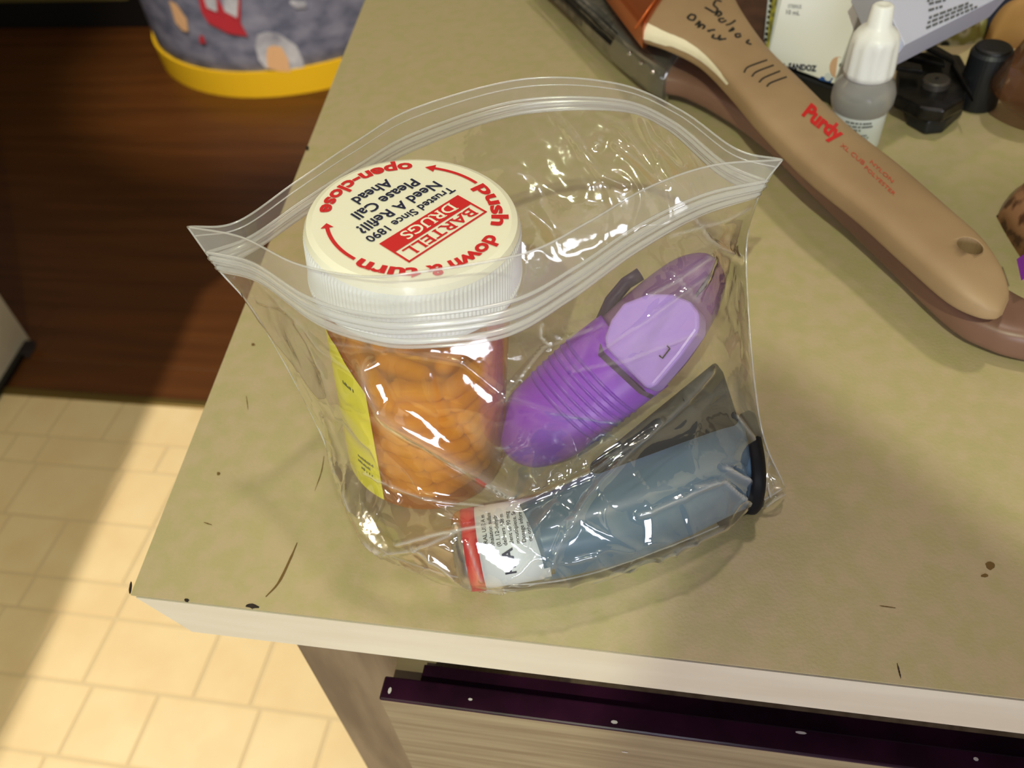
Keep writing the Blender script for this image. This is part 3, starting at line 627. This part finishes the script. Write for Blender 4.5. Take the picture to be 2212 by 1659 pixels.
ff = sheet('film_front', [F1, F2, F3, F33, F35, F4], 260, 200, 'film', bag, creases, .0010, 1, z_min=ZC + .001)
sheet('film_back', [B1, B2, B3, B4], 200, 120, 'film', bag, bcreases, .0006, 2, z_min=ZC + .0006)
sheet('film_bottom', [B4, F4b], 60, 6, 'film', bag, (), 0)
lf_ = sheet('lip_front', [F0, [a.lerp(b, .5) for a, b in zip(F0, F1)], F1], 160, 14, 'lip', bag, (), 0)
lb_ = sheet('lip_back', [B0, [a.lerp(b, .5) for a, b in zip(B0, B1)], B1], 160, 14, 'lip', bag, (), 0)
def track(A_, B_, t, r, name, par):
    pts = [Vector(p) for p in crom([tuple(a.lerp(b, t)) for a, b in zip(A_, B_)], 120)]
    return mesh(name, *tube(pts, r, 6), M['zip'], par, smooth=True)
for t, r in ((.0, .00028), (.60, .00045), (.74, .0008), (.83, .0006), (.97, .0007), (1.05, .0004)): track(F0, F1, t, r, 'zip_track', bag)
for t, r in ((.0, .00028), (.22, .0002), (.62, .00045), (.76, .0008), (.86, .0006), (.98, .0007), (1.04, .0004)): track(B0, B1, t, r, 'zip_track', bag)
for sm in (sl, sr): mesh('side_seam', *tube([Vector(p) for p in crom([tuple(v) for v in sm], 60)], .00025, 6), M['zip'], bag, smooth=True)
mesh('bottom_fold', *tube([Vector(p) for p in crom([tuple(v) for v in F4], 120)], .0003, 6), M['zip'], bag, smooth=True)
# stub of folded film past the inhaler's right end
sheet('film_corner', [[P(1640, 1020, .014), P(1670, 1025, .014), P(1702, 1040, .01)], [P(1645, 1060, .008), P(1675, 1062, .009), P(1700, 1055, .004)], [P(1640, 1100, .002), P(1668, 1092, .002), P(1690, 1075, .0015)]], 40, 30, 'film', bag, [([(1660, 1040), (1665, 1070)], 4, .001, .4), ([(1655, 1090), (1690, 1060)], 4, .001, .4)], .0008, 5)

# ------------------------------------------------------------------ paint brushes
UPZ = Vector((0, 0, 1))
def handle(pairs, z0, z1, th, n=40, ex=3.6, sub=6):
    m = len(pairs) - 1; out = []
    for i, (a, b, *t) in enumerate(pairs):
        z = z0 + (z1 - z0) * i / m; out.append((P(*a, z), P(*b, z), Vector((0, 0, t[0] if t else th))))
    return loft(out, n, ex, sub)
b1 = thing('paint_brush', 'wooden paint brush with handwriting and copper ferrule, lying on top of the other brush', 'paint brush', P(1800, 350, .02))
pr1 = [((1384, 80), (1510, -100)), ((1440, 98), (1560, -45)), ((1510, 132), (1600, 35)), ((1572, 192), (1655, 115)), ((1640, 272), (1728, 188)), ((1740, 372), (1828, 285)), ((1860, 470), (1938, 372)), ((1960, 560), (2040, 462)), ((2050, 637), (2112, 528)), ((2112, 672), (2155, 585), .0045), ((2150, 682), (2174, 628), .0028), ((2166, 678), (2178, 650), .001)]
hd = mesh('handle', *handle(pr1, .034, .0200, .0058), M['wood'], b1, smooth=True)
# hanging hole bored right through
hcn = P(2086, 556, .025); cut = mesh('cutter', *lathe([(-.03, .0040), (.03, .0040)], 24, hcn + Vector((0, 0, 0))), M['hole'])
bo = hd.modifiers.new('hole', 'BOOLEAN'); bo.operation = 'DIFFERENCE'; bo.object = cut; bo.solver = 'EXACT'
bpy.context.view_layer.update(); apply_mods(hd); bpy.data.objects.remove(cut)
hd.data.materials.clear(); hd.data.materials.append(M['wood']); hd.data.materials.append(M['rawend']); hd.data.materials.append(M['hole'])
for p in hd.data.polygons:
    c_ = hd.matrix_world @ p.center + hd.location * 0 + ORG['paint_brush']; x_, y_ = proj(c_); dh = (Vector((c_.x, c_.y, 0)) - Vector((hcn.x, hcn.y, 0))).length
    p.material_index = 2 if dh < .0042 and abs(p.normal.z) < .5 else (1 if x_ * .76 + y_ * .65 > 1718 else 0)
fe = handle([((1300, -30), (1420, -230)), ((1350, 35), (1475, -150)), ((1388, 84), (1515, -98))], .0355, .0343, .0068, 32, 7, 3)
mesh('ferrule', *fe, M['copper'], b1, smooth=False)
mesh('ferrule_bead', *tube([P(1372, 62, .0415), P(1500, -120, .0420)], .0006, 8), M['copper'], b1, smooth=True)
mesh('bristles', *handle([((1200, -170), (1300, -330), .004), ((1305, -28), (1418, -228), .0062)], .0355, .0355, .006, 32, 5, 3), M['bristle'], b1)
from mathutils.bvhtree import BVHTree
def caster(o):
    bvh = BVHTree.FromPolygons([o.matrix_world @ v.co for v in o.data.vertices], [tuple(p.vertices) for p in o.data.polygons])
    def fn(px, py, e=0.0):
        d = Vector(ray(px, py)); h = bvh.ray_cast(Vector(CAMP), d)
        if h[0] is None: return None
        n = h[1] if h[1].dot(d) < 0 else -h[1]
        return h[0] + n * e
    return fn
bpy.context.view_layer.update(); hcast = caster(hd)
rimV = []; rimn = 26
for i, (p, wd) in enumerate(zip(crom([(1389, 72), (1425, 86), (1465, 98), (1510, 122), (1545, 152), (1572, 182)], rimn), np.linspace(30, 5, rimn))):
    for k in range(4):
        jit = 3 * noise.noise(Vector((i * .5, k, 0))); q = hcast(p[0] + .5 * (k / 3 - .3) * wd + jit, p[1] - (k / 3 - .3) * wd + jit, .0004); rimV.append(q or rimV[-1])
mesh('paint_rim', rimV, [(4 * i + k, 4 * i + k + 1, 4 * i + k + 5, 4 * i + k + 4) for i in range(rimn - 1) for k in range(3)], M['paintwhite'], b1, smooth=True)
def pen(polys, r=.00045, mt='ink', name='handwriting', off=.0003):
    parts = []
    for pl in polys:
        c = crom(pl, max(6, len(pl) * 3)) if len(pl) > 2 else pl
        parts.append(tube([q for q in (hcast(p[0], p[1], off - .0003) for p in c) if q], r, 5))
    return mesh(name, *join(parts), M[mt], b1)
z5 = lambda pts: [(1180 + x / 3.568, y / 3.568) for x, y in pts]
pen([z5([(1350, 15), (1310, 5), (1290, 40), (1320, 70), (1300, 100), (1260, 80), (1225, 60)]), z5([(1320, 105), (1300, 120), (1330, 90), (1350, 110), (1320, 130)]),
     z5([(1370, 145), (1330, 150), (1350, 175), (1385, 160)]), z5([(1455, 160), (1420, 185), (1385, 195)]), z5([(1440, 215), (1420, 235), (1410, 245), (1445, 225), (1430, 240)]), z5([(1500, 265), (1460, 265), (1470, 290), (1500, 280)]), z5([(1560, 310), (1545, 330), (1580, 345)])], .00055)
pen([z5([(1110, 115), (1090, 140), (1130, 160), (1150, 125), (1110, 112)]), z5([(1150, 195), (1185, 165), (1170, 215), (1200, 190), (1220, 205), (1205, 225)]), z5([(1265, 245), (1245, 240), (1300, 232)]), z5([(1290, 270), (1280, 290), (1320, 300), (1340, 275)]), z5([(1350, 300), (1330, 310), (1385, 300)])], .00055)
pen([z5([(1525, 560), (1545, 525), (1600, 500), (1700, 465)]), z5([(1585, 590), (1620, 555), (1750, 505)]), z5([(1640, 635), (1680, 600), (1800, 550)]), z5([(1700, 668), (1730, 640), (1850, 595)])], .00045, name='tally_mark')
def btext(s, p0, p1, h, mt, bold, name='lettering', skew=0.0):
    v, f = text2d(s, bold); x0 = min(q[0] for q in v); x1 = max(q[0] for q in v); a = np.array(p0, float); b = np.array(p1, float); d = (b - a) / (x1 - x0); u = np.array([d[1], -d[0]]); u = u / np.linalg.norm(u) * h
    out = [hcast(*(a + d * (x - x0) + u * y), .00025) for x, y in v]; good = next(q for q in out if q)
    return mesh(name, [q or good for q in out], [q for q in f if all(out[i] for i in q)], M[mt], b1)
btext('Purdy', (1732, 248), (1808, 308), 44, 'red', .05)
btext('XL CUB', (1814, 316), (1864, 358), 13, 'redprint', .0); btext('NYLON', (1878, 352), (1926, 396), 11, 'redprint', .0); btext('POLYESTER', (1866, 364), (1930, 424), 11, 'redprint', .0)
b2 = thing('paint_brush', 'dull wooden paint brush with steel ferrule lying underneath the other brush', 'paint brush', P(1800, 430, 0))
pr2 = [((1428, 186), (1440, 120)), ((1480, 198), (1530, 125)), ((1560, 240), (1620, 165)), ((1650, 306), (1725, 230)), ((1760, 412), (1835, 340)), ((1900, 545), (1980, 470)), ((2050, 688), (2110, 600)), ((2140, 738), (2190, 655)), ((2220, 760), (2260, 690)), ((2290, 775), (2310, 730), .003)]
mesh('handle', *handle(pr2, .0105, .0072, .0060), M['wood2'], b2, smooth=True)
mesh('ferrule', *handle([((1318, 98), (1400, -30)), ((1375, 150), (1450, 30)), ((1432, 188), (1500, 80))], .0125, .0125, .0095, 32, 6, 3), M['darksteel'], b2)
mesh('bristles', *handle([((1120, -80), (1230, -200), .004), ((1220, 12), (1320, -110), .008), ((1320, 100), (1400, -28), .009)], .012, .0125, .009, 32, 4, 4), M['bristle'], b2)
br = []
for i in range(90):
    t = random.random(); a = P(1318 + 80 * t, 98 - 128 * t, .02 + .001 * math.sin(i)); b = P(1150 + 100 * t + random.uniform(-20, 20), -60 - 110 * t, .017)
    br.append(tube([a, a.lerp(b, .5) + Vector((0, 0, .001 * random.random())), b], .00025, 3))
mesh('bristle_hairs', *join(br), M['gun'], b2, kind='stuff')
for t in (.3, .55, .8): mesh('rivet', *lathe([(0, .0012), (.0008, .0011), (.0012, .0004)], 12, P(1330 + 100 * t, 105 + 80 * t - 12, .0215)), M['steel'], b2)
mesh('sleeve', *handle([((1180, -40), (1300, -150), .010), ((1300, 88), (1390, -40), .0108), ((1430, 194), (1520, 60), .0106)], .0125, .0125, .01, 32, 4, 4), M['sleeve'], b2, smooth=True)

# ------------------------------------------------------------------ eye drop bottle
ec = Vector((.0728, .3440, ZC))
ed = thing('eye_drop_bottle', 'small frosted eye drop bottle with white twist cap, standing behind the brush', 'bottle', ec)
mesh('bottle', *lathe([(0, .0088), (.0006, .0098), (.0015, .0102), (.0165, .0104), (.0185, .0118), (.021, .0124), (.0245, .0124), (.028, .0112), (.0305, .0092), (.032, .0085), (.034, .0085)], 56, ec), M['frost'], ed, smooth=True)
lbl = mesh('label', *lathe([(.002, .01045), (.0170, .0108)], 56, ec, cap=False), M['labelwhite'], ed, smooth=True)
mk = []
def ept(a, z, r=.01095): return ec + Vector((r * math.cos(math.radians(a)), r * math.sin(math.radians(a)), z))
for row, (z, a0, a1_, hh) in enumerate([(.0150, 235, 290, .0009), (.0135, 240, 292, .0009), (.0120, 240, 268, .0009), (.0098, 238, 285, .0006), (.0087, 240, 290, .0006), (.0076, 245, 288, .0006), (.006, 244, 275, .0006), (.0045, 240, 262, .0008)]):
    a = a0
    while a < a1_:
        wd = random.uniform(1.5, 3.5); mk.append(([ept(a, z), ept(a + wd, z), ept(a + wd, z + hh), ept(a, z + hh)], [(0, 1, 2, 3)])); a += wd + random.choice((.8, .8, 2.5))
mesh('print_marks', *join(mk), M['greyink'], lbl, kind='stuff')
prof = [(.0315, .0088), (.0318, .0097), (.034, .0098), (.0445, .0092), (.0470, .0088), (.0490, .0076), (.0502, .0058), (.0520, .0046), (.0585, .0040), (.0592, .0033), (.0594, .0022), (.0590, .0012), (.0588, .0001)]
v = []; f = []; n = 72
for z, r in prof:
    for i in range(n):
        a = 2 * math.pi * i / n; rr = r + (.00028 * math.cos(12 * a) if .033 < z < .046 else (.0011 * max(0, math.cos(2 * a + z * 60)) if .046 < z < .0515 else 0)); v.append(ec + Vector((rr * math.cos(a), rr * math.sin(a), z)))
for k in range(len(prof) - 1):
    for i in range(n): f.append((k * n + i, k * n + (i + 1) % n, (k + 1) * n + (i + 1) % n, (k + 1) * n + i))
f.append(tuple(range(n - 1, -1, -1))); f.append(tuple(range((len(prof) - 1) * n, len(prof) * n)))
mesh('twist_cap', v, f, M['white'], ed, smooth=True)

# ------------------------------------------------------------------ cartons
def carton(name, label, quad_px, zs, th, mt, dirv=None):
    q = [P(*p, z) for p, z in zip(quad_px, zs)]; n = (q[1] - q[0]).cross(q[3] - q[0]).normalized()
    if n.dot(Vector(CAMP) - q[0]) < 0: n = -n
    q[2] = PP(*quad_px[2], q[0], n)
    t = thing(name, label, 'box', (sum(q, Vector()) / 4) - n * th)
    off = Vector(dirv) if dirv else -n * th
    bd = mesh('carton', *prism(q, off), M[mt], t); bevel(bd, .0004)
    vv_, ff_ = prism(q, off); bvh = BVHTree.FromPolygons(vv_, ff_)
    def on(px, py, e=.0002):
        h = bvh.ray_cast(Vector(CAMP), Vector(ray(px, py))); return (h[0] + n * (e + .0001)) if h[0] else PP(px, py, q[0] + n * e, n)
    return t, q, on
c1t, q1, qpt = carton('medicine_carton', 'white eye drop carton with blue corner and black lettering, behind the brushes', [(1657, 128), (1800, 181), (1885, -50), (1702, -60)], [.010, .010, .046, .046], .02, 'box')
mesh('blue_corner', [qpt(1768, 172), qpt(1795, 179), qpt(1836, 98)], [(0, 1, 2)], M['blue'], c1t)
mesh('round_picture', [qpt(1812 + 19 * math.cos(t), 146 + 24 * math.sin(t), .0003) for t in np.linspace(0, 2 * math.pi, 20)[:-1]], [tuple(range(19))], M['peach'], c1t)
mesh('round_picture', [qpt(1790 + 8 * math.cos(t), 166 + 9 * math.sin(t), .0004) for t in np.linspace(0, 2 * math.pi, 14)[:-1]], [tuple(range(13))], M['labelwhite'], c1t)
mesh('picture_dot', [qpt(1819 + 5 * math.cos(t), 141 + 5 * math.sin(t), .0005) for t in np.linspace(0, 2 * math.pi, 10)[:-1]], [tuple(range(9))], M['ink'], c1t)
def planetext(s, a, b, hpx, fn, mt, par, bold=0.0, name='lettering'):
    v, f = text2d(s, bold); x0 = min(q[0] for q in v); x1 = max(q[0] for q in v); a = np.array(a, float); b = np.array(b, float); d = (b - a) / (x1 - x0); u = np.array([d[1], -d[0]]); u = u / np.linalg.norm(u) * hpx
    return mesh(name, [fn(*(a + d * (x - x0) + u * y)) for x, y in v], f, M[mt], par)
planetext('STERILE', (1703, 17), (1732, 18), 11, qpt, 'greyink', c1t); planetext('10 mL', (1699, 30), (1728, 33), 13, qpt, 'greyink', c1t, .01)
planetext('SANDOZ', (1703, 148), (1764, 154), 17, qpt, 'navy', c1t, .05)
mesh('logo', [qpt(1691, 148), qpt(1699, 149), qpt(1695, 135)], [(0, 1, 2)], M['greyink'], c1t)
c2t, q2_, q2pt = carton('leaflet_carton', 'lavender-white carton with small blue print at the top right', [(1955, 97), (2190, -22), (2150, -130), (1880, -60)], [.045, .045, .06, .06], .015, 'boxlav')
bc_ = mesh('carton_shade_slab', *prism([P(x, y, .0085) for x, y in [(1652, 136), (1668, 60), (1880, 60), (1815, 196)]], (0, 0, -.0082)), M['matblack']); bevel(bc_, .0012, 3); tag(bc_, 'flat black slab put in as the shade under the white eye drop carton', 'case')  # dark slab added in place of the shadow below the raised carton
for i, (x0, y0, x1, y1) in enumerate([(2006, 12, 2046, 2), (2005, 26, 2040, 16), (2006, 42, 2092, 10), (2003, 53, 2100, 14), (2000, 64, 2110, 18), (2002, 6, 2030, -4)]):
    rng = []
    L = math.hypot(x1 - x0, y1 - y0); s = 0
    while s < L - 6:
        wd = random.uniform(5, 14); t0, t1 = s / L, min((s + wd) / L, 1); a = (x0 + (x1 - x0) * t0, y0 + (y1 - y0) * t0); b = (x0 + (x1 - x0) * t1, y0 + (y1 - y0) * t1)
        rng.append(([q2pt(a[0], a[1]), q2pt(b[0], b[1]), q2pt(b[0], b[1] - 5), q2pt(a[0], a[1] - 5)], [(0, 1, 2, 3)])); s += wd + 3
    mesh('print_marks', *join(rng), M['greyink'], c2t, kind='stuff')
c3t, q3, q3pt = carton('printed_packet', 'narrow packet with yellow and green print, left of the white carton', [(1646, 118), (1662, 128), (1698, -60), (1664, -60)], [.006, .006, .036, .036], .006, 'labelwhite')
mesh('print_stripe', [q3pt(1655, 110), q3pt(1660, 113), q3pt(1690, -50), q3pt(1672, -50)], [(0, 1, 2, 3)], M['yellowgreen'], c3t)
for i in range(9): mesh('print_marks', [q3pt(1650 + i * 1.6, 100 - i * 12), q3pt(1656 + i * 1.6, 102 - i * 12), q3pt(1657 + i * 1.6, 95 - i * 12), q3pt(1651 + i * 1.6, 93 - i * 12)], [(0, 1, 2, 3)], M['ink'], c3t)
# dark brown bag-like wallet behind brush and carton
wl = mesh('leather_case', *prism([P(x, y, .012) for x, y in [(1560, -40), (1660, -60), (1672, 10), (1655, 110), (1612, 60), (1585, 10)]], (0, 0, -.0115)), mat('brown_leather', S(84, 52, 36), 0.5, col2=S(60, 36, 26), nscale=80), None); bevel(wl, .003, 3)
tag(wl, 'dark brown leather case between the top brush and the cartons', 'case')

# ------------------------------------------------------------------ multi-tool, torch, clutter
mt_ = thing('multi_tool', 'folded gunmetal multi-tool with round pivot beside the eye drop bottle', 'tool', P(2020, 200, 0))
bevel(mesh('side_plate', *prism([P(x, y, .014) for x, y in [(1938, 150), (1960, 118), (2010, 108), (2075, 118), (2098, 160), (2085, 212), (2040, 238), (1990, 232), (1935, 205)]], (0, 0, -.006)), M['gun'], mt_), .001, 2)
bevel(mesh('side_plate', *prism([P(x, y, .007) for x, y in [(1950, 190), (2000, 165), (2090, 160), (2085, 222), (2045, 258), (2005, 262), (1965, 240)]], (0, 0, -.0065)), M['matblack'], mt_), .001, 2)
mesh('pivot', *lathe([(0, .0056), (.0026, .0056), (.0032, .0050)], 36, P(2020, 185, .014)), M['rivet'], mt_, smooth=False)
mesh('pivot_screw', *lathe([(0, .0008), (.0036, .0008)], 6, P(2020, 185, .014)), M['black'], mt_)
for a, b, z_ in (((1945, 100), (2040, 125), .017), ((1985, 75), (2060, 118), .020), ((2060, 120), (2100, 200), .0165), ((1940, 128), (1990, 138), .0185)):
    bevel(mesh('blade', *prism([P(a[0], a[1], z_), P(b[0], b[1], z_), P(b[0] + 4, b[1] + 14, z_), P(a[0] - 4, a[1] + 16, z_)], (0, 0, -.002)), M['gun'], mt_), .0005)
mesh('spring', *tube([P(2068, 215, .012), P(2085, 190, .013), P(2075, 160, .014)], .001, 8), M['steel'], mt_, smooth=True)
tc_ = P(2106, 226, 0)
to = thing('black_torch', 'short matte black torch standing between multi-tool and brown bottle', 'torch', tc_)
mesh('barrel', *lathe([(0, .0078), (.0008, .0086), (.024, .0086), (.0255, .0078)], 36, tc_), M['matblack'], to, smooth=False)
mesh('end_cap', *lathe([(.0255, .0072), (.0265, .0070), (.027, .006)], 36, tc_), M['black'], to)
# patterned pouch
def pillow(c, u, v_, h, mt, name, label, cat, nz=.25, n=22, seed=0):
    V = []; Fc = []
    for j in range(n + 1):
        for i in range(n + 1):
            a, b = 2 * i / n - 1, 2 * j / n - 1; t = (1 - a ** 4) * (1 - b ** 4); p = Vector(c) + Vector(u) * a * (1 - .12 * b * b) + Vector(v_) * b * (1 - .12 * a * a)
            V.append(p + Vector((0, 0, h * math.sqrt(max(t, 0)) * (1 + nz * noise.noise(p * 70 + Vector((seed, 0, 0))))))) 
    top = len(V)
    for j in range(n):
        for i in range(n): Fc.append((j * (n + 1) + i, j * (n + 1) + i + 1, (j + 1) * (n + 1) + i + 1, (j + 1) * (n + 1) + i))
    rim = [i for i in range(n + 1)] + [j * (n + 1) + n for j in range(1, n + 1)] + [n * (n + 1) + i for i in range(n - 1, -1, -1)] + [j * (n + 1) for j in range(n - 1, 0, -1)]
    Fc.append(tuple(reversed(rim)))
    o = mesh(name, V, Fc, M[mt] if isinstance(mt, str) else mt, None, smooth=True); tag(o, label, cat); return o
pm = bpy.data.materials.new('spotted_print'); pm.use_nodes = True; nt = pm.node_tree; b_ = nt.nodes['Principled BSDF']; vo = nt.nodes.new('ShaderNodeTexVoronoi'); vo.inputs['Scale'].default_value = 130; rp = nt.nodes.new('ShaderNodeValToRGB')
rp.color_ramp.elements[0].color = S(28, 40, 46); rp.color_ramp.elements[0].position = .22; rp.color_ramp.elements[1].color = S(206, 208, 190); rp.color_ramp.elements[1].position = .36; e = rp.color_ramp.elements.new(.55); e.color = S(150, 150, 90)
tcn = nt.nodes.new('ShaderNodeTexCoord'); nt.links.new(tcn.outputs['Object'], vo.inputs['Vector']); nt.links.new(vo.outputs['Distance'], rp.inputs[0]); nt.links.new(rp.outputs[0], b_.inputs['Base Color']); b_.inputs['Roughness'].default_value = .5
pillow(P(2060, 62, .0), (.013, .002, 0), (0, .018, 0), .022, pm, 'spotted_pouch', 'small pouch with black and cream spots under the lavender carton', 'pouch')
pillow(P(2155, 40, .0), (.014, .0, 0), (0, .02, 0), .02, mat('blue_cloth', S(24, 34, 66), .8, col2=S(14, 20, 44), nscale=60), 'blue_cloth', 'crumpled dark blue cloth beside the spotted pouch', 'cloth', .6)
pillow(P(2168, 92, .0), (.009, .001, 0), (0, .007, 0), .016, mat('tan_cloth', S(176, 134, 84), .8), 'tan_cloth', 'scrap of tan cloth in front of the dark blue cloth', 'cloth', .5, seed=4)
# brown clear bottle and snack bag at the right edge
bc = P(2195, 262, 0)
bb = thing('brown_bottle', 'see-through brown plastic bottle tilting at the right edge behind the brushes', 'bottle', mat=Matrix.Translation(bc + Vector((0, 0, .0075))) @ Matrix.Rotation(math.radians(24), 4, 'Y'))
mesh('bottle', *lathe([(0, .014), (.001, .0165), (.004, .0172), (.012, .0172), (.0135, .0166), (.015, .0172), (.06, .0172), (.066, .015), (.070, .0115), (.080, .0110)], 56), M['brownclear'], bb, smooth=True)
mesh('label', *lathe([(.042, .0175), (.060, .0175)], 56, cap=False), M['boxlav'], bb, smooth=True)
mesh('cap', *lathe([(.078, .0125), (.079, .0130), (.092, .0130), (.093, .0120)], 40), M['white'], bb)
sb = pillow(P(2290, 545, .0), (.0135, .006, 0), (-.006, .030, 0), .020, 'cookie', 'snack_bag', 'snack bag printed with baked pieces and a purple patch at the right edge', 'bag', .45, 30, 3)
o = mesh('purple_patch', [P(x, y, .0225) for x, y in [(2196, 560), (2218, 545), (2235, 590), (2206, 606)]], [(0, 1, 2, 3)], M['purpleprint'], sb)
